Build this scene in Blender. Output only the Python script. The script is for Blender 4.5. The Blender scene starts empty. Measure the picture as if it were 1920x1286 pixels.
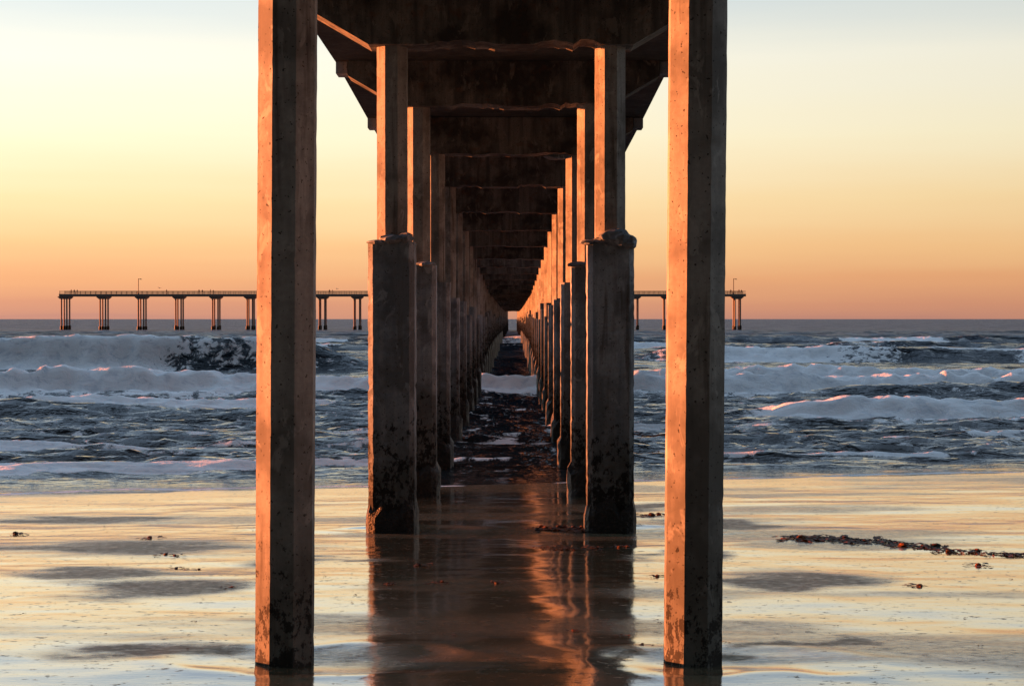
import bpy, math, random
import numpy as np
from mathutils import Vector
random.seed(7)
rng=np.random.RandomState(11)
S=bpy.context.scene
CAMZ=4.2
PX=-0.217      # pier centre line
# ------------------------------------------------------------------ helpers
def lin(c):
    out=[]
    for v in c:
        v=v/255.0
        out.append(v/12.92 if v<=0.04045 else ((v+0.055)/1.055)**2.4)
    return (out[0],out[1],out[2],1.0)
TAB=rng.rand(256,256)
def vnoise(x,y):
    xi=np.floor(x).astype(int); yi=np.floor(y).astype(int)
    fx=x-xi; fy=y-yi
    fx=fx*fx*fx*(fx*(fx*6-15)+10); fy=fy*fy*fy*(fy*(fy*6-15)+10)
    a=TAB[xi&255,yi&255]; b=TAB[(xi+1)&255,yi&255]
    c=TAB[xi&255,(yi+1)&255]; d=TAB[(xi+1)&255,(yi+1)&255]
    return (a*(1-fx)+b*fx)*(1-fy)+(c*(1-fx)+d*fx)*fy
def fbm(x,y,o=4):
    s=0;a=.5;n=0
    for i in range(o):
        s=s+a*vnoise(x*(2**i)+17.3*i,y*(2**i)+9.1*i); n+=a; a*=.5
    return s/n
def sstep(a,b,x):
    t=np.clip((x-a)/(b-a),0,1); return t*t*(3-2*t)
def link_obj(name,me,mat=None,parent=None):
    o=bpy.data.objects.new(name,me); S.collection.objects.link(o)
    if mat: me.materials.append(mat)
    if parent: o.parent=parent
    return o
def empty(name):
    e=bpy.data.objects.new(name,None); S.collection.objects.link(e); return e
class MB:
    def __init__(s): s.v=[]; s.f=[]
    def add(s,v,f):
        n=len(s.v); s.v+=v; s.f+=[tuple(i+n for i in q) for q in f]
    def box(s,x0,x1,y0,y1,z0,z1):
        s.add([(x0,y0,z0),(x1,y0,z0),(x1,y1,z0),(x0,y1,z0),(x0,y0,z1),(x1,y0,z1),(x1,y1,z1),(x0,y1,z1)],
              [(0,3,2,1),(4,5,6,7),(0,1,5,4),(1,2,6,5),(2,3,7,6),(3,0,4,7)])
    def rings(s,rings,caps=True):
        n=len(rings[0]); v=[p for r in rings for p in r]; f=[]
        for i in range(len(rings)-1):
            for j in range(n):
                k=(j+1)%n
                f.append((i*n+j,i*n+k,(i+1)*n+k,(i+1)*n+j))
        if caps:
            f.append(tuple(range(n-1,-1,-1))); f.append(tuple((len(rings)-1)*n+j for j in range(n)))
        s.add(v,f)
    def mesh(s,name):
        me=bpy.data.meshes.new(name); me.from_pydata(s.v,[],s.f); me.update(); return me
def prof_oct(r,c):   # half-width r, chamfer c
    return [(-r+c,-r),(r-c,-r),(r,-r+c),(r,r-c),(r-c,r),(-r+c,r),(-r,r-c),(-r,-r+c)]
def column(mb,cx,cy,z0,z1,r,c,seg=1,jit=0.0,lean=0.0):
    rings=[]
    P=prof_oct(r,c)
    for i in range(seg+1):
        z=z0+(z1-z0)*i/seg
        ring=[]
        for (px,py) in P:
            jx=random.gauss(0,jit) if jit else 0; jy=random.gauss(0,jit) if jit else 0
            if jit and random.random()<0.03:
                q=random.uniform(2,7)
                jx-=math.copysign(jit*q,px); jy-=math.copysign(jit*q,py)
            ring.append((cx+px+jx+lean*(z-z0),cy+py+jy,z))
        rings.append(ring)
    mb.rings(rings)
# ------------------------------------------------------------------ node helper
class NT:
    def __init__(s,tree): s.t=tree; s.n=tree.nodes; s.l=tree.links
    def node(s,ty,**k):
        n=s.n.new(ty)
        for a,b in k.items(): setattr(n,a,b)
        return n
    def set(s,sock,v):
        if isinstance(v,bpy.types.NodeSocket): s.l.new(v,sock)
        elif v is not None: sock.default_value=v
    def math(s,op,a,b=None,c=None,clamp=False):
        n=s.node('ShaderNodeMath',operation=op); n.use_clamp=clamp
        s.set(n.inputs[0],a)
        if b is not None: s.set(n.inputs[1],b)
        if c is not None: s.set(n.inputs[2],c)
        return n.outputs[0]
    def mapr(s,v,a,b,c=0.0,d=1.0,smooth=False):
        n=s.node('ShaderNodeMapRange'); n.clamp=True
        if smooth: n.interpolation_type='SMOOTHSTEP'
        s.set(n.inputs[0],v); s.set(n.inputs[1],a); s.set(n.inputs[2],b); s.set(n.inputs[3],c); s.set(n.inputs[4],d)
        return n.outputs[0]
    def mix(s,f,a,b,blend='MIX'):
        n=s.node('ShaderNodeMix',data_type='RGBA',blend_type=blend)
        s.set(n.inputs[0],f); s.set(n.inputs[6],a); s.set(n.inputs[7],b)
        return n.outputs[2]
    def noise(s,vec,scale,detail=4,rough=.55,dist=0.0):
        n=s.node('ShaderNodeTexNoise'); s.set(n.inputs['Vector'],vec)
        n.inputs['Scale'].default_value=scale; n.inputs['Detail'].default_value=detail
        n.inputs['Roughness'].default_value=rough; n.inputs['Distortion'].default_value=dist
        return n.outputs[0]
    def vscale(s,vec,sc):
        n=s.node('ShaderNodeVectorMath',operation='MULTIPLY'); s.set(n.inputs[0],vec); n.inputs[1].default_value=sc
        return n.outputs[0]
    def bump(s,h,strength,dist,normal=None):
        n=s.node('ShaderNodeBump'); s.set(n.inputs['Height'],h)
        s.set(n.inputs['Strength'],strength); n.inputs['Distance'].default_value=dist
        if normal is not None: s.set(n.inputs['Normal'],normal)
        return n.outputs[0]
def newmat(name):
    m=bpy.data.materials.new(name); m.use_nodes=True
    nt=NT(m.node_tree); b=m.node_tree.nodes['Principled BSDF']
    return m,nt,b
def simple(name,col,rough=.8,metal=0):
    m,nt,b=newmat(name)
    geo=nt.node('ShaderNodeNewGeometry')
    n=nt.noise(geo.outputs['Position'],6,2)
    c2=tuple(v*.6 for v in col[:3])+(1,)
    nt.set(b.inputs['Base Color'],nt.mix(n,col,c2))
    b.inputs['Roughness'].default_value=rough; b.inputs['Metallic'].default_value=metal
    return m
# concrete ----------------------------------------------------------
def concrete(name,cA,cB,marine=True,stain=.5,bumps=.6,rust=0.0):
    m,nt,b=newmat(name)
    geo=nt.node('ShaderNodeNewGeometry'); P=geo.outputs['Position']
    sep=nt.node('ShaderNodeSeparateXYZ'); nt.set(sep.inputs[0],P)
    X,Y,Z=sep.outputs
    streak=nt.noise(nt.vscale(P,(5.0,5.0,.35)),1.0,4,.6,.3)
    big=nt.noise(P,.9,4,.65)
    fine=nt.noise(P,24,3,.7)
    col=nt.mix(nt.mapr(streak,.36,.62),cA,cB)
    col=nt.mix(nt.mapr(big,.44,.60,0,stain),col,(0.05,0.047,0.042,1))
    col=nt.mix(nt.mapr(fine,.35,.65,0,.3),col,tuple(v*.5 for v in cA[:3])+(1,))
    lt=nt.noise(nt.vscale(P,(1.6,1.6,.9)),1.9,4,.7,.6)
    col=nt.mix(nt.mapr(lt,.58,.64,0,.4),col,tuple(min(1,v*1.35) for v in cB[:3])+(1,))
    col=nt.mix(nt.mapr(streak,.57,.70,0,.7),col,(0.06,0.05,0.042,1))
    if rust:
        col=nt.mix(nt.math('MULTIPLY',nt.mapr(nt.noise(P,2.3,4,.7),.58,.66),rust),col,(0.16,0.07,0.03,1))
    pit=nt.noise(P,30,1,.5)
    pitm=nt.mapr(pit,.69,.73)
    col=nt.mix(nt.math('MULTIPLY',pitm,.8),col,(0.02,0.018,0.015,1))
    h=nt.math('ADD',nt.math('MULTIPLY',fine,.16),nt.math('MULTIPLY',lt,.5))
    h=nt.math('SUBTRACT',h,nt.math('MULTIPLY',pitm,.3))
    rough=0.85
    if marine:
        thr=nt.math('ADD',.80,nt.math('MULTIPLY',nt.math('MAXIMUM',nt.math('SUBTRACT',Y,50.0),0.0),.016))
        thr=nt.math('MINIMUM',thr,2.5)
        n1=nt.noise(nt.vscale(P,(3,3,2)),2.2,4,.75)
        lev=nt.math('SUBTRACT',Z,thr)
        lev2=nt.math('SUBTRACT',lev,nt.math('MULTIPLY',nt.math('SUBTRACT',n1,.5),.9))
        dark=nt.mapr(lev2,-.05,.06,1,0)
        n2=nt.noise(nt.vscale(P,(1,1,.7)),7.5,5,.8)
        sp=nt.math('SUBTRACT',n2,nt.mapr(lev,0,nt.mapr(Y,20,30,1.5,2.6),.44,.68))
        spots=nt.math('MULTIPLY',nt.mapr(sp,0,.03),nt.mapr(Y,20,30,.9,1.0))
        dk=nt.math('MAXIMUM',nt.math('MULTIPLY',dark,nt.mapr(Y,20,30,.45,1)),nt.math('MULTIPLY',spots,.9))
        wash=nt.mapr(nt.math('ADD',lev,nt.math('MULTIPLY',n1,-1.5)),-.3,2.0,.75,0)
        col=nt.mix(nt.math('MULTIPLY',wash,nt.mapr(Y,20,30,.75,1)),col,(0.07,0.068,0.05,1))
        col=nt.mix(dk,col,(0.012,0.010,0.009,1))
        h=nt.math('ADD',h,dk)
    nt.set(b.inputs['Base Color'],col); nt.set(b.inputs['Roughness'],rough)
    b.inputs['Specular IOR Level'].default_value=.2
    nt.set(b.inputs['Normal'],nt.bump(h,bumps,.010))
    return m
M_col=concrete('concrete_pile',(0.31,0.32,0.31,1),(0.46,0.47,0.45,1),stain=.6)
M_jack=concrete('concrete_jacket',(0.25,0.31,0.37,1),(0.43,0.48,0.53,1),stain=.6)
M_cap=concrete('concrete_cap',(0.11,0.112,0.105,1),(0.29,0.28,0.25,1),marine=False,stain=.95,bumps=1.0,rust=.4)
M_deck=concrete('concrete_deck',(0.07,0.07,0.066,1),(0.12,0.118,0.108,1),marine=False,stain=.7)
M_far=simple('weathered_concrete',(0.38,0.34,0.30,1),.85)
# mussel
M_mus,nt,b=newmat('mussel_crust')
geo=nt.node('ShaderNodeNewGeometry')
n=nt.noise(geo.outputs['Position'],14,3,.7)
nt.set(b.inputs['Base Color'],nt.mix(nt.mapr(n,.4,.7),(0.008,0.007,0.007,1),(0.04,0.034,0.026,1)))
nt.set(b.inputs['Roughness'],.55); nt.set(b.inputs['Normal'],nt.bump(n,1,.06))
# ------------------------------------------------------------------ terrain height
TP=np.array([-200,-30,5,17.6,33,42,46,60,100,200]); TZ=np.array([3.5,2.2,1.25,.89,.36,.09,0.0,-.4,-1.6,-4])
SPINE=[]
for ry in (17.56,33.0,42.1):
    for sx in(-1.98,1.98): SPINE.append((PX+sx,ry))
def sand_h(x,y,fine=True):
    x=np.asarray(x,float); y=np.asarray(y,float)
    t=y-.25*np.clip(x,-60,60)*sstep(24,44,y)
    z=np.interp(t,TP,TZ)
    k=sstep(46,40,t)
    z=z+(fbm(x*.11+5,y*.22+3,3)-.5)*.10*(0.35+.65*k)*sstep(47,35,t)
    if fine: z=z+(fbm(x*.9,y*1.4,3)-.5)*.017*k
    for i,(cx,cy) in enumerate(SPINE[:4]):
        w=(fbm(x*.8+i*9,y*.8,3)-.5)*1.2
        d=np.sqrt(((x-cx-.3)/1.2)**2+((y-cy+.1)/.75)**2)+w
        z=z-.05*np.exp(-(np.maximum(d,0)**2)*1.3)+.012*np.exp(-((d-1.35)/.28)**2)
    return z
# dull patches (darker, rougher, less glossy sand)
DULL_PATCHES=[(3.9,34.3,1.9,1.6),(3.5,24.2,1.1,1.5),(-3.6,18.4,.8,.7),(2.95,18.5,.85,.45),(-6.8,29.5,3.0,1.5),(-4.6,23.8,1.6,1.2),
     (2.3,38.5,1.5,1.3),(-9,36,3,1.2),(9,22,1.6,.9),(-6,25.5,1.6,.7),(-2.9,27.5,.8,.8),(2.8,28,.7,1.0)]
xs=np.linspace(-1,1,560); xs=np.sign(xs)*(np.abs(xs)*14+ (np.abs(xs)**4)*160)
ys=np.concatenate([np.linspace(-150,8,50)[:-1],np.linspace(8,52,500),np.linspace(52,200,50)[1:]])
def grid(name,XX,YY,ZZ):
    r,c=XX.shape
    me=bpy.data.meshes.new(name)
    me.vertices.add(r*c)
    co=np.stack([XX,YY,ZZ],-1).reshape(-1).astype(np.float32); me.vertices.foreach_set('co',co)
    idx=np.arange(r*c).reshape(r,c)
    q=np.stack([idx[:-1,:-1],idx[:-1,1:],idx[1:,1:],idx[1:,:-1]],-1).reshape(-1,4)
    me.loops.add(q.size); me.loops.foreach_set('vertex_index',q.reshape(-1).astype(np.int32))
    me.polygons.add(len(q)); me.polygons.foreach_set('loop_start',(np.arange(len(q))*4).astype(np.int32))
    me.polygons.foreach_set('use_smooth',np.ones(len(q),dtype=bool))
    me.update(calc_edges=True); me.validate()
    return me
XX,YY=np.meshgrid(xs,ys)
me=grid('sand',XX,YY,sand_h(XX,YY))
dull_mask=np.zeros_like(XX)
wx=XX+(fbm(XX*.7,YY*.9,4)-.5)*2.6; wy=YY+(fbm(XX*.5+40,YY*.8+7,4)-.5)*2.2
for (cx,cy,rx,ry) in DULL_PATCHES:
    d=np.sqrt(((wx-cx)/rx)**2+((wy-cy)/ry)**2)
    dull_mask=np.maximum(dull_mask,sstep(1.35,.4,d))
dull_mask=np.maximum(dull_mask,.6*sstep(.54,.70,fbm(XX*.16+3,YY*.5+9,4)))
at=me.attributes.new('dull_mask','FLOAT','POINT'); at.data.foreach_set('value',dull_mask.reshape(-1).astype(np.float32))
M_sand,nt,b=newmat('wet_sand')
geo=nt.node('ShaderNodeNewGeometry'); P=geo.outputs['Position']
a=nt.node('ShaderNodeAttribute'); a.attribute_name='dull_mask'; D0=a.outputs['Fac']
ns=nt.noise(nt.vscale(P,(1,1.6,1)),1.3,5,.65,.6); grain=nt.noise(P,160,1,.6); mid=nt.noise(nt.vscale(P,(1,1.3,1)),7,5,.72)
rip=nt.noise(nt.vscale(P,(1.0,4.0,1)),3.2,2,.5,.8)
spk=nt.mapr(nt.math('ADD',mid,nt.math('MULTIPLY',ns,.25)),.72,.77,0,.9)
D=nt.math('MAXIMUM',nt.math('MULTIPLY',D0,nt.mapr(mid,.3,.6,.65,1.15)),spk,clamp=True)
col=nt.mix(ns,(0.24,0.20,0.115,1),(0.145,0.12,0.07,1))
col=nt.mix(nt.mapr(grain,.4,.7,0,.5),col,(0.06,0.052,0.034,1))
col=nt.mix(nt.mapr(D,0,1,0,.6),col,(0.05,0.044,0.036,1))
nt.set(b.inputs['Base Color'],col)
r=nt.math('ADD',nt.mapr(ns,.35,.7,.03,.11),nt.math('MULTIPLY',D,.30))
nt.set(b.inputs['Roughness'],r)
b.inputs['IOR'].default_value=1.45
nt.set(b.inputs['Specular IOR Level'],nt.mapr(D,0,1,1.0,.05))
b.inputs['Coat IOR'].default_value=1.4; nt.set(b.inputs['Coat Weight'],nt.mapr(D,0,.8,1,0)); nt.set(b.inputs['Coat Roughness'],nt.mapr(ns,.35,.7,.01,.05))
hh=nt.math('ADD',nt.math('MULTIPLY',rip,.35),nt.math('MULTIPLY',mid,.45))
nrm=nt.bump(hh,nt.mapr(D,0,1,.08,.5),.05)
nt.set(b.inputs['Normal'],nrm); nt.set(b.inputs['Coat Normal'],nt.bump(hh,.05,.04))
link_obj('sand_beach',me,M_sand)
# ------------------------------------------------------------------ ocean
NC=560
y1=25*np.exp(np.linspace(0,math.log(600/25),1080)); yy=np.concatenate([y1[:-1],600*np.exp(np.linspace(0,math.log(40000/600),170))])
u=np.linspace(-1,1,NC)
Y2=np.repeat(yy[:,None],NC,1); X2=u[None,:]*(Y2*.42+34)
Hh=np.zeros_like(X2)
wr=np.random.RandomState(3)
warpx=(fbm(X2*.03,Y2*.03,3)-.5)*10; warpy=(fbm(X2*.025+50,Y2*.04+20,3)-.5)*12
res=np.gradient(Y2,axis=0)
tt=Y2-.25*np.clip(X2,-60,60)
shore=sstep(46,110,tt)
for i in range(30):
    lam=1.3*(1.11**i); ang=wr.normal(0,.5 if lam<12 else .2); k=2*math.pi/lam
    A=.0105*lam**.55
    fade=np.clip((lam/ (res*3.0))-.6,0,1)
    Hh+=A*fade*np.sin(k*((X2+warpx)*math.sin(ang)+(Y2+warpy)*math.cos(ang))+wr.rand()*6.28)*(.5+.5*shore if lam<4 else shore)
Hh=Hh*(0.5+1.0*fbm(X2*.05,Y2*.05,2))
rg_=1-np.abs(2*fbm(X2*.16+warpx*.1,Y2*.75+warpy*.1,4)-1)
Hh+=(rg_**3-.45)*.34*sstep(46.5,56,tt)*sstep(170,100,tt)
rg2=1-np.abs(2*fbm(X2*.07+8,Y2*.30+warpy*.1,4)-1)
Hh+=(rg2**3-.45)*.42*sstep(150,220,tt)*sstep(800,350,tt)
foam=np.zeros_like(X2)
# y, x0, x1, height, front w, back w, foam amount, seed, wiggle
BR=[(150,-95,-9,2.9,1.5,6,.66,1,3),
    (112,-80,-4,.60,.9,3.0,1.1,2,2),
    (103,-90,100,.90,.9,4.0,1.25,3,2.5),
    (123,2,105,.90,1.1,3.6,1.2,4,3),
    (180,8,140,1.5,2.2,7,.40,5,5),
    (195,-140,-20,.8,2.2,8,.4,15,7),
    (240,-130,130,.9,2.8,10,.3,6,9),
    (310,-200,200,1.0,4,12,.25,7,10),
    (92,12,70,.95,1.3,4,.10,8,2),
    (76,7,70,.65,.8,2.6,1.0,9,2.0),
    (86,-60,-5,.38,.9,3,1.0,10,2),
    (78,-60,-12,.55,1.0,4,.10,11,2.5),
    (68,-50,50,.16,.7,2.5,.35,12,3),
    (60,-50,50,.12,.6,2,.35,13,3),
    (53,-40,50,.07,.45,1.6,.4,14,2.5)]
for (y0,x0,x1,A,wf,wb,fo,sd,wig) in BR:
    yc=y0+(fbm(X2*.035+sd*7.7,X2*0+sd,4)-.5)*2*wig+(.18*X2 if y0<70 else .03*X2)
    am=sstep(x0,x0+10,X2)*sstep(x1,x1-10,X2)*(0.7+.45*vnoise(X2*.09+sd*3.1,X2*0+sd*2.0))
    d=Y2-yc+(fbm(X2*.5+sd,Y2*.3,3)-.5)*wf*1.2
    front=np.exp(-(d/wf)**2)*(d<0); back=np.exp(-(d/wb)**2)*(d>=0)
    pr=front+back
    dens=vnoise(X2*.10+sd*5.3,X2*0+sd*1.7)
    fm=sstep(1-fo-.2,1-fo+.12,dens)
    tum=np.exp(-((d+wf*1.0)/(wf*1.7))**2)+.9*np.exp(-((d-.4)/(wb*.30))**2)
    lump=fbm(X2*1.3+sd,Y2*1.3,3)-.4
    Hh+=A*am*pr
    Hh+=min(A,.55)*am*fm*np.clip(tum,0,1)*lump*1.0
    foam=np.maximum(foam,np.clip(am*1.8,0,1)*np.clip(tum*1.3,0,1)*(fm*.97+.03*min(fo,1)))
    foam=np.maximum(foam,np.clip(am*1.2,0,1)*.85*np.exp(-((d-.1)/(.45+A*.25))**2)*sstep(.38,.55,fbm(X2*.2+sd,Y2*.1,3))*min(1,fo*2.2))
    foam=np.maximum(foam,am*.40*min(fo,1)*np.exp(-((d-wb)/(wb*1.2))**2))
    foam=np.maximum(foam,am*.50*min(fo,1)*np.exp(-((d+wf*4)/(wf*4.0))**2))
foam=np.maximum(foam,.28*sstep(46,52,tt)*sstep(130,90,tt))
foam=np.maximum(foam,.10*sstep(500,150,tt)*sstep(80,120,tt))
foam=np.maximum(foam,.8*np.exp(-((tt-46.6-(fbm(X2*.15,X2*0,3)-.5)*3)/.22)**2))
Hh*=sstep(43,52,tt)*.95+.05
far=sstep(6000,900,Y2); Hh*=far
me=grid('ocean',X2,Y2,Hh)
at=me.attributes.new('foam','FLOAT','POINT'); at.data.foreach_set('value',foam.reshape(-1).astype(np.float32))
M_sea,nt,b=newmat('sea_water')
geo=nt.node('ShaderNodeNewGeometry'); P=geo.outputs['Position']
sep=nt.node('ShaderNodeSeparateXYZ'); nt.set(sep.inputs[0],P)
a=nt.node('ShaderNodeAttribute'); a.attribute_name='foam'; F=a.outputs['Fac']
f1=nt.noise(nt.vscale(P,(.8,1.0,1)),1.5,6,.72,.5); f2=nt.noise(nt.vscale(P,(.6,1,1)),.35,3,.6,.4)
w1=nt.noise(nt.vscale(P,(.45,1.0,1)),.55,4,.62,.3); w2=nt.noise(nt.vscale(P,(.5,1.0,1)),2.6,3,.65,.3); w3=nt.noise(nt.vscale(P,(.3,1.,1)),.10,4,.65)
w4=nt.noise(nt.vscale(P,(.8,.35,1)),.10,6,.8)
fsum=nt.math('ADD',nt.math('MULTIPLY',f1,.65),nt.math('MULTIPLY',f2,.35))
thr=nt.mapr(F,0,1,.70,.24)
fm=nt.mapr(nt.math('SUBTRACT',fsum,thr),0,.05)
fm=nt.math('MULTIPLY',fm,nt.mapr(F,.02,.15))
shallow=nt.mapr(sep.outputs[1],40,100,1,0)
wcol=nt.mix(shallow,(0.008,0.018,0.030,1),(0.028,0.027,0.026,1))
nt.set(b.inputs['Base Color'],wcol); nt.set(b.inputs['Roughness'],nt.mapr(sep.outputs[1],60,900,.06,.25)); b.inputs['IOR'].default_value=1.33
ruff=nt.mapr(w4,.40,.60,.03,.5)
nt.set(b.inputs['Specular IOR Level'],nt.mapr(nt.mapr(sep.outputs[1],90,260,0,1),0,1,.5,ruff))
hs=nt.math('ADD',nt.math('MULTIPLY',w1,1.0),nt.math('MULTIPLY',w2,.3))
nb=nt.bump(hs,nt.mapr(sep.outputs[1],42,60,.4,1.0),.8)
nb=nt.bump(w3,nt.mapr(sep.outputs[1],80,250,0,1.0),7.0,nb)
nt.set(b.inputs['Normal'],nb)
# wind-roughened open water: sky reflection off unmeshed waves, put into diffuse colour
sky_on_chop=nt.node('ShaderNodeBsdfPrincipled')
nt.set(sky_on_chop.inputs['Base Color'],nt.mix(nt.mapr(w4,.38,.60),(0.035,0.048,0.075,1),(0.20,0.225,0.27,1)))
sky_on_chop.inputs['Roughness'].default_value=.6; sky_on_chop.inputs['Specular IOR Level'].default_value=.1
nt.set(sky_on_chop.inputs['Normal'],nb)
mc=nt.node('ShaderNodeMixShader'); nt.set(mc.inputs[0],nt.mapr(sep.outputs[1],150,420,0,.80)); nt.l.new(b.outputs[0],mc.inputs[1]); nt.l.new(sky_on_chop.outputs[0],mc.inputs[2])
foamb=nt.node('ShaderNodeBsdfPrincipled')
fc=nt.mix(nt.mapr(f1,.32,.50),(0.62,0.68,0.75,1),(0.93,0.96,0.98,1))
nt.set(foamb.inputs['Base Color'],fc); foamb.inputs['Roughness'].default_value=.8
nt.set(foamb.inputs['Normal'],nt.bump(f1,.6,.2))
mx=nt.node('ShaderNodeMixShader'); nt.set(mx.inputs[0],fm); nt.l.new(mc.outputs[0],mx.inputs[1]); nt.l.new(foamb.outputs[0],mx.inputs[2])
nt.l.new(mx.outputs[0],M_sea.node_tree.nodes['Material Output'].inputs[0])
link_obj('ocean',me,M_sea)
# ------------------------------------------------------------------ pier
pier=empty('pier')
ZP=np.array([-40,17.5,33,42.1,51.2,60.3,69.4,78.5,87.6,96.7,150,300,460,705.0])
ZB=np.array([9.3,9.25,9.12,9.08,8.79,8.56,8.22,7.99,7.68,7.36,6.35,6.0,6.1,12.9])
def zb(y): return float(np.interp(y,ZP,ZB))
rows=[-14.0,17.56]+[33.03+9.1*i for i in range(73)]
cols=MB(); jack=MB(); caps=MB(); mus=MB(); deck=MB(); rail=MB(); chunk=MB()
SLAB=1.04; W=3.88
def cap(mb,y,th,jit):
    z=zb(y); ya=y-th/2; yb_=y+th/2
    n=40
    ch=[0]*(n+1)
    for _ in range(4):
        c_=random.randint(3,n-3); w_=random.randint(1,4); dpt=random.uniform(.02,jit)
        for q in range(max(1,c_-w_),min(n,c_+w_+1)): ch[q]=max(ch[q],dpt*random.uniform(.5,1))
    def poly(yv):
        pts=[(PX-3.58,yv,z+SLAB),(PX-3.58,yv,z+.70)]
        for i in range(n+1):
            x=-2.38+4.76*i/n
            pts.append((PX+x,yv,z+ch[i]+(random.uniform(0,.008) if 0<i<n else 0)))
        pts+=[(PX+3.58,yv,z+.70),(PX+3.58,yv,z+SLAB)]
        return pts
    A=poly(ya); B=poly(yb_)
    mb.rings([A,B])
jt={33:5.59,42:5.45,51:5.2,60:4.9}
for i,y in enumerate(rows):
    near=y<75
    z0=float(sand_h(PX,y,False))-.6 if y<60 else -2.5
    top=zb(y)+.02
    for sx in(-1.98,1.98):
        cx=PX+sx
        lean=.0068 if 10<y<20 else 0
        cxx=cx-(.0068*3.5 if lean else 0)+(random.uniform(-.02,.02) if y>60 else 0)
        column(cols,cxx,y,z0,top+.1,.272,.159,seg=90 if near else 1,jit=.001 if near else 0,lean=lean)
        if y>30:
            tj=jt.get(int(y),4.7+random.uniform(-.5,.4) if y<200 else 4.2+random.uniform(-.6,.5))+random.uniform(-.03,.03)
            column(jack,cx,y,z0,tj,.418,.09,seg=60 if near else 1,jit=.003 if near else 0)
            mt=.82+min(1.6,max(0,(y-50)*.016))
            if y<300:
                rg=[];ns_=10 if y<120 else 6; m_=28 if y<120 else 12
                tops=[random.uniform(-.12,.16) for _ in range(m_)]
                for q in range(ns_+1):
                    ring=[]
                    for j in range(m_):
                        t=2*math.pi*(j+.5)/m_; c_,s_=math.cos(t),math.sin(t)
                        k=.44/max(abs(c_),abs(s_)); 
                        k=min(k,.55)
                        f=q/ns_; zz=-.9+(mt+tops[j]+.9)*f
                        bulge=(.03+random.uniform(0,.055))*(1 if q<ns_ else -.8)
                        if y<40: bulge*=.45
                        ring.append((cx+c_*(k+bulge),y+s_*(k+bulge),zz))
                    rg.append(ring)
                mus.rings(rg)
    if y>0: cap(caps,y,.9,.09 if near else .05)
    else: cap(caps,y,.9,.03)
def lumpy(mb,cx,cy,cz,rx,ry,rz,n=10,m=7,j=.25):
    rg=[]
    for q in range(m+1):
        p=math.pi*(q/m)-math.pi/2; ring=[]
        for a_ in range(n):
            t=2*math.pi*a_/n; rr=1+random.uniform(-j,j)
            ring.append((cx+rx*math.cos(p)*math.cos(t)*rr,cy+ry*math.cos(p)*math.sin(t)*rr,cz+rz*math.sin(p)*(1+random.uniform(-j,j)*.4)))
        rg.append(ring)
    mb.rings(rg)
for (x,y,z,rx,rz) in [(2.10,32.62,5.66,.30,.16),(1.86,32.75,5.60,.26,.08),(2.30,32.72,5.58,.17,.14),(1.55,32.75,5.58,.14,.05),
                      (-1.98,32.66,5.63,.24,.09),(-1.72,32.7,5.66,.14,.10),(-2.2,32.7,5.58,.2,.05),
                      (1.75,41.7,5.45,.3,.07),(-1.8,41.7,5.46,.22,.06),(1.45,50.7,8.72,.35,.09)]:
    lumpy(chunk,x+PX,y,z,rx,.22,rz)
ysl=[-22,17.56]+rows[2:]
for i in range(len(ysl)-1):
    a_,b_=ysl[i]+.012,ysl[i+1]-.012
    za,zbb=zb(a_)+SLAB+.003,zb(b_)+SLAB+.003
    def sl(x0,x1,lo,hi):
        deck.add([(x0,a_,za+lo),(x1,a_,za+lo),(x1,b_,zbb+lo),(x0,b_,zbb+lo),(x0,a_,za+hi),(x1,a_,za+hi),(x1,b_,zbb+hi),(x0,b_,zbb+hi)],
          [(0,3,2,1),(4,5,6,7),(0,1,5,4),(1,2,6,5),(2,3,7,6),(3,0,4,7)])
    sl(PX-W,PX+W,0,.32)
    for s in(-1,1):
        xa=PX+s*(W-.14)
        sl(xa-.12,xa+.12,.322,.50)
        for hz in(.85,1.15,1.45):
            rail.add([(xa-.03,a_,za+hz),(xa+.03,a_,za+hz),(xa+.03,b_,zbb+hz),(xa-.03,b_,zbb+hz),(xa-.03,a_,za+hz+.06),(xa+.03,a_,za+hz+.06),(xa+.03,b_,zbb+hz+.06),(xa-.03,b_,zbb+hz+.06)],
              [(0,3,2,1),(4,5,6,7),(0,1,5,4),(1,2,6,5),(2,3,7,6),(3,0,4,7)])
        L=b_-a_; n_=max(1,int(round(L/2.3)))
        for q in range(n_):
            yy_=a_+(q+.5)*L/n_; z_=zb(yy_)+SLAB
            rail.box(xa-.05,xa+.05,yy_-.05,yy_+.05,z_+.5,z_+1.55)
for y in rows[2:40]:
    z_=zb(y)+SLAB
    chunk.box(PX-3.86,PX-3.60,y-.35,y+.35,z_-.28,z_-.004)
    chunk.box(PX+3.60,PX+3.86,y-.35,y+.35,z_-.28,z_-.004)
# --- far cross pier (T end)
TY=705.0
tx=[-174,-159,-144.2,-129.7,-115.4,-102,-88,-74,-60.5,-46,-32,-18,-4,9,22,34.5,47.3,59.7,73.5,87]
fc=MB(); fb=MB(); fd=MB(); fr=MB(); fm_=MB()
for x in tx:
    for dx in(-1.05,1.05):
        for dy in(-2.2,2.2):
            column(fc,x+dx,TY+dy,-3,12.2,.28,.12)
            column(fm_,x+dx,TY+dy,-3,1.5+random.uniform(-.3,.3),.48,.18)
    P_=[(-2.2,12.9),(-2.2,12.6),(-1.3,11.9),(1.3,11.9),(2.2,12.6),(2.2,12.9)]
    fb.rings([[(x+p,TY-3.4,q) for p,q in P_],[(x+p,TY+3.4,q) for p,q in P_]])
fd.box(-175.5,90,TY-4.2,TY+4.2,12.9,13.9)
for i in range(133):
    x=-175.2+i*2.0
    for s in(-1,1): fr.box(x-.06,x+.06,TY+s*4.05-.06,TY+s*4.05+.06,13.9,15.0)
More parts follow.
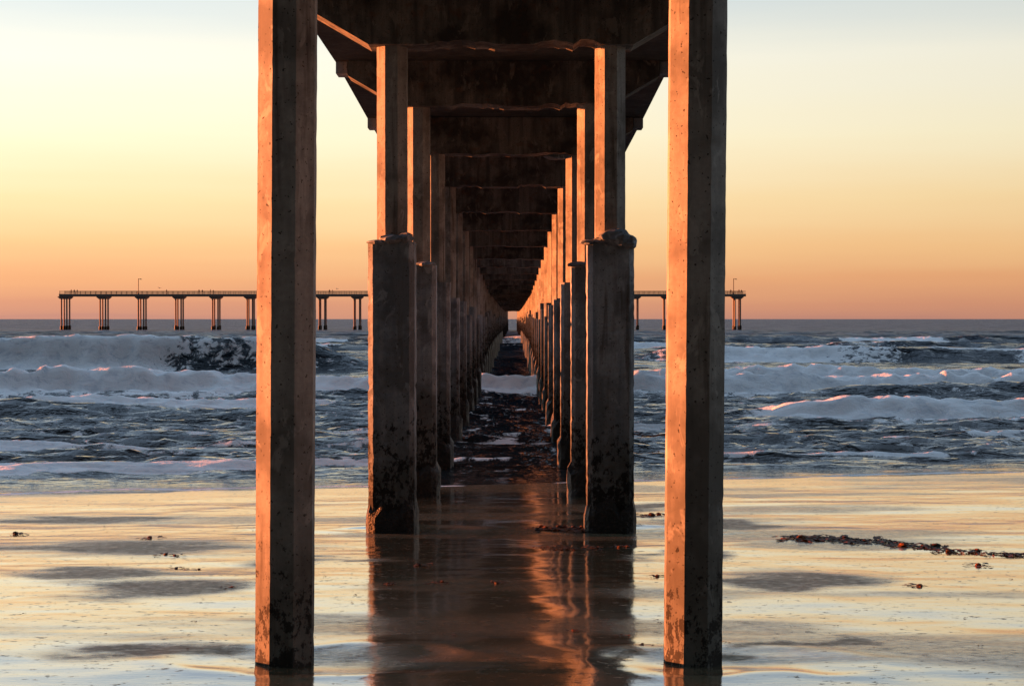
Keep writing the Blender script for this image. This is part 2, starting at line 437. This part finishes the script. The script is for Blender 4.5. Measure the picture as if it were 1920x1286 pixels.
for s in(-1,1):
    for hz in(14.25,14.6,14.93): fr.box(-175.4,89.9,TY+s*4.05-.05,TY+s*4.05+.05,hz,hz+.1)
M_rail=simple('painted_rail',(0.10,0.09,0.08,1),.6)
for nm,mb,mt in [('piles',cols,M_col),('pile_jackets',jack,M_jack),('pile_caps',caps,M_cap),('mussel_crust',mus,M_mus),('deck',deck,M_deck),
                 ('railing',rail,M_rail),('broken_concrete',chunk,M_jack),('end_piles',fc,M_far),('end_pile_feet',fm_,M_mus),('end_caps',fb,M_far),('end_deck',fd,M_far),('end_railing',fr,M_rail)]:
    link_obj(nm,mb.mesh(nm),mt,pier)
M_post=simple('post_metal',(0.08,0.08,0.08,1),.5,.4)
for x in(-145,85.3):
    mb=MB()
    column(mb,x,TY-3.2,13.9,19.8,.13,.04); column(mb,x,TY-3.2,13.9,14.4,.25,.08)
    mb.box(x-.06,x+1.1,TY-3.26,TY-3.14,19.6,19.75); mb.box(x+.7,x+1.35,TY-3.36,TY-3.04,19.42,19.6)
    link_obj('street_lamp',mb.mesh('lamp'),M_post)
M_cl=[simple('clothes_dark',(0.03,0.03,0.04,1)),simple('clothes_brown',(0.08,0.04,0.03,1))]
def person(x,y,z,rot,h,lean):
    J={'pel':(0,0,.92),'ch':(0,lean,1.30),'nk':(0,lean*1.2,1.48),'hd':(0,lean*1.4,1.60),'tp':(0,lean*1.4,1.74),
       'ls':(-.19,lean,1.40),'le':(-.25,lean+.05,1.13),'lh':(-.2,lean+.28,1.05),'rs':(.19,lean,1.40),'re':(.25,lean+.02,1.13),'rh':(.22,lean+.25,1.04),
       'lhp':(-.1,0,.88),'lk':(-.12,.03,.48),'la':(-.12,-.02,.07),'lf':(-.13,.17,.04),'rhp':(.1,0,.88),'rk':(.13,.06,.48),'ra':(.15,.03,.07),'rf':(.17,.22,.04)}
    R={'pel':.14,'ch':.16,'nk':.06,'hd':.1,'tp':.08,'ls':.075,'le':.05,'lh':.04,'rs':.075,'re':.05,'rh':.04,'lhp':.1,'lk':.065,'la':.045,'lf':.04,'rhp':.1,'rk':.065,'ra':.045,'rf':.04}
    E=[('pel','ch'),('ch','nk'),('nk','hd'),('hd','tp'),('ch','ls'),('ls','le'),('le','lh'),('ch','rs'),('rs','re'),('re','rh'),
       ('pel','lhp'),('lhp','lk'),('lk','la'),('la','lf'),('pel','rhp'),('rhp','rk'),('rk','ra'),('ra','rf')]
    K=list(J); me=bpy.data.meshes.new('person'); me.from_pydata([J[k] for k in K],[(K.index(a_),K.index(b_)) for a_,b_ in E],[])
    o=link_obj('person',me,random.choice(M_cl))
    md=o.modifiers.new('skin','SKIN')
    for i,k in enumerate(K):
        o.data.skin_vertices[0].data[i].radius=(R[k],R[k]); 
    o.data.skin_vertices[0].data[0].use_root=True
    sb=o.modifiers.new('sub','SUBSURF'); sb.levels=1; sb.render_levels=1
    o.location=(x,y,z); o.rotation_euler=(0,0,rot); o.scale=(h,h,h)
for (px_,r,h) in [(-169.8,0,1.0),(-168.6,2.8,.97),(-170.9,1.2,1.02),(-121.5,.3,1.0),(-120.2,3.0,.95),(-117,1.6,1.03),(-116,0,.9),(-71,.4,1),(-69.8,2,.96),(84.2,0,1),(87.4,2.6,1.02),(88.4,.4,.95),(-134,1.1,1)]:
    person(px_,TY-3.3,13.9,r,h,.06)
M_gull=simple('gull_feathers',(0.35,0.35,0.36,1))
def gull(x,y,z,s,rot):
    mb=MB(); rg=[]
    for t,r in [(-.32,.01),(-.2,.045),(-.05,.075),(.1,.07),(.2,.04),(.27,.045),(.33,.03),(.40,.006)]:
        rg.append([(r*math.cos(q*math.pi/4),t,r*.9*math.sin(q*math.pi/4)+(.02 if t>.18 else 0)) for q in range(8)])
    mb.rings(rg)
    mb.add([(-.04,-.3,0),(.04,-.3,0),(.09,-.45,.0),(-.09,-.45,0)],[(0,1,2,3)])
    for s_ in(-1,1):
        pts=[(s_*.05,.12,.03),(s_*.05,-.08,.03),(s_*.35,.17,.2),(s_*.35,-.04,.18),(s_*.75,-.02,.10),(s_*.62,-.10,.12)]
        mb.add(pts+[(p[0],p[1],p[2]+.015) for p in pts],[(0,2,3,1),(2,4,5,3),(6,7,9,8),(8,9,11,10),(0,6,8,2),(2,8,10,4),(1,3,9,7),(3,5,11,9)])
    o=link_obj('seagull',mb.mesh('seagull'),M_gull); o.location=(x,y,z); o.scale=(s,)*3; o.rotation_euler=(0,.2,rot)
gull(-136.5,700,16.1,1.5,.9); gull(-67,690,15.6,1.3,-.7)
# ------------------------------------------------------------------ kelp
M_kelp,nt,b=newmat('kelp')
geo=nt.node('ShaderNodeNewGeometry'); n=nt.noise(geo.outputs['Position'],9,2)
nt.set(b.inputs['Base Color'],nt.mix(nt.mapr(n,.4,.66),(0.022,0.012,0.006,1),(0.20,0.06,0.012,1))); b.inputs['Roughness'].default_value=.6
b.inputs['Specular IOR Level'].default_value=.25
def blade(mb,x,y,L,w,ang,curl):
    n=7; vs=[];a_=ang;px_,py_=x,y
    zs=min(1,L/.4)
    z00=float(sand_h(x,y))
    for i in range(n+1):
        t=i/n; ww=w*math.sin(math.pi*min(1,.12+.88*t))**.6*(1-.3*t)+.002
        zz=z00+.006+random.uniform(0,.03)*math.sin(math.pi*t)*zs
        nx,ny=-math.sin(a_),math.cos(a_)
        e=random.uniform(0,.02)*zs
        vs+=[(px_+nx*ww,py_+ny*ww,zz+e),(px_,py_,zz+.008*zs),(px_-nx*ww,py_-ny*ww,zz+random.uniform(0,.02)*zs)]
        px_+=math.cos(a_)*L/n; py_+=math.sin(a_)*L/n; a_+=curl+random.uniform(-.25,.25)
    fs=[]
    for i in range(n):
        for j in(0,1): fs.append((i*3+j,i*3+j+1,(i+1)*3+j+1,(i+1)*3+j))
    mb.add(vs,fs)
def clump(mb,x,y,r,n,bulb=True):
    for _ in range(n):
        blade(mb,x+random.gauss(0,r*.5),y+random.gauss(0,r*.5),random.uniform(.5,1.3)*r+.02,random.uniform(.12,.25)*r+.004,random.uniform(0,6.28),random.uniform(-.3,.3))
    if r>.07 and bulb:
        px_,py_=x+random.gauss(0,r*.4),y+random.gauss(0,r*.4)
        lumpy(mb,px_,py_,float(sand_h(px_,py_))+r*.08,r*.26,r*.2,r*.15,8,5,.3)
mb=MB(); N=80
for i in range(N):
    t=i/N; x=4.85+4.4*t; y=30.8-3.4*t+.35*math.sin(8*t)+.1*math.sin(31*t)
    blade(mb,x,y,random.uniform(.2,.5),random.uniform(.015,.04),-.6+.6*math.sin(9*t)+random.uniform(-.4,.4),0)
    if random.random()<(.8 if t<.5 else .35): clump(mb,x+random.uniform(-.15,.15),y+random.uniform(-.25,.25),random.choice([.08,.12,.2,.3]) if t>.12 else .34,6,random.random()<.35)
link_obj('kelp_strand',mb.mesh('kelp_strand'),M_kelp)
mb=MB()
for i in range(14): clump(mb,random.uniform(.35,1.45),29.2+random.uniform(-.3,.3),.16,4,False)
link_obj('kelp_strand',mb.mesh('kelp_pile'),M_kelp)
mb=MB()
for i in range(22): clump(mb,random.uniform(.6,1.5),33.0+random.uniform(-.35,.5),.22,4)
for p in [(1.9,29.4),(1.7,29.3)]: clump(mb,p[0],p[1],.15,5)
link_obj('kelp_strand',mb.mesh('kelp_heap'),M_kelp)
mb=MB()
for p,r in [((5.3,23.8),.16),((6.9,26.6),.2),((-6.3,31.6),.18),((-4.85,26.2),.1),((-4.6,26.1),.08),((-5.0,38.5),.2),((-1.3,26.5),.16),((-1.65,24.0),.11),((-1.0,24.2),.11),((-.25,24.1),.12),
            ((2.0,24.9),.13),((.65,19.6),.08),((5.3,18.0),.13),((5.6,18.1),.16),((5.9,17.9),.13),((1.35,18.4),.06),((1.2,19.2),.06),((-9.0,32.8),.2),((2.6,36.2),.3),((3.1,36.4),.2),((-3.7,23.6),.08),((-5.5,28.2),.13),((-5.2,28.1),.1)]:
    clump(mb,p[0],p[1],r,6)
for _ in range(190):
    y=random.uniform(17,42); x=random.uniform(-.32,.32)*y
    clump(mb,x,y,random.choice([.008,.015,.025,.04]),2)
link_obj('seaweed_debris',mb.mesh('seaweed_debris'),M_kelp)
# ------------------------------------------------------------------ sky & light
SUN_EL=math.radians(1.0); TH=math.radians(12)
sdir=Vector((-math.cos(TH)*math.cos(SUN_EL),math.sin(TH)*math.cos(SUN_EL),math.sin(SUN_EL)))
w=bpy.data.worlds.new('World'); S.world=w; w.use_nodes=True
nt=NT(w.node_tree); bg=w.node_tree.nodes['Background']; out=w.node_tree.nodes['World Output']
sky=nt.node('ShaderNodeTexSky'); sky.sky_type='NISHITA'; sky.sun_disc=False; sky.sun_elevation=SUN_EL
sky.sun_rotation=math.atan2(sdir.x,sdir.y)
sky.dust_density=1.0
nt.set(bg.inputs[0],sky.outputs[0]); bg.inputs[1].default_value=.03
tc=nt.node('ShaderNodeTexCoord'); sp=nt.node('ShaderNodeSeparateXYZ'); nt.set(sp.inputs[0],tc.outputs['Generated'])
haze=nt.noise(nt.vscale(tc.outputs['Generated'],(3,3,40)),1.6,3,.5)
zz=nt.math('ADD',sp.outputs[2],nt.math('MULTIPLY',nt.math('SUBTRACT',haze,.5),.014))
fac=nt.math('POWER',nt.math('MAXIMUM',zz,0.0),.5,clamp=True)
cr=nt.node('ShaderNodeValToRGB'); nt.set(cr.inputs[0],fac)
stops=[(0,(196,140,122)),(.008,(216,152,120)),(.022,(236,172,124)),(.04,(248,198,142)),(.065,(253,222,170)),(.10,(255,243,208)),(.14,(250,246,228)),(.178,(212,223,226)),(.26,(185,206,226)),(.42,(160,186,216)),(1,(172,196,224))]
el=cr.color_ramp.elements
el[0].position=0; el[0].color=lin(stops[0][1]); el[1].position=1; el[1].color=lin(stops[-1][1])
for s_,c in stops[1:-1]:
    e=el.new(math.sqrt(s_)); e.color=lin(c)
az=nt.mapr(sp.outputs[0],-.35,.35,1.16,.84)
back=nt.mapr(sp.outputs[1],-.34,.22,.09,1.0,smooth=True)
bg2=nt.node('ShaderNodeBackground'); nt.set(bg2.inputs[0],cr.outputs[0]); nt.set(bg2.inputs[1],nt.math('MULTIPLY',az,back))
ad=nt.node('ShaderNodeAddShader'); nt.l.new(bg.outputs[0],ad.inputs[0]); nt.l.new(bg2.outputs[0],ad.inputs[1])
nt.l.new(ad.outputs[0],out.inputs[0])
sl_=bpy.data.lights.new('sun','SUN'); sl_.energy=20.0; sl_.color=(1.0,.24,.065); sl_.angle=math.radians(.5)
so=bpy.data.objects.new('sun',sl_); S.collection.objects.link(so); so.rotation_euler=sdir.to_track_quat('Z','Y').to_euler()
# ------------------------------------------------------------------ camera
cd=bpy.data.cameras.new('camera'); cd.sensor_width=36; cd.lens=63.75; cd.clip_start=.1; cd.clip_end=60000
co=bpy.data.objects.new('camera',cd); S.collection.objects.link(co)
co.location=(0,0,CAMZ); co.rotation_euler=(math.radians(90-.758),0,math.radians(.034))
S.camera=co
S.view_settings.view_transform='Standard'; S.view_settings.look='None'; S.view_settings.exposure=0
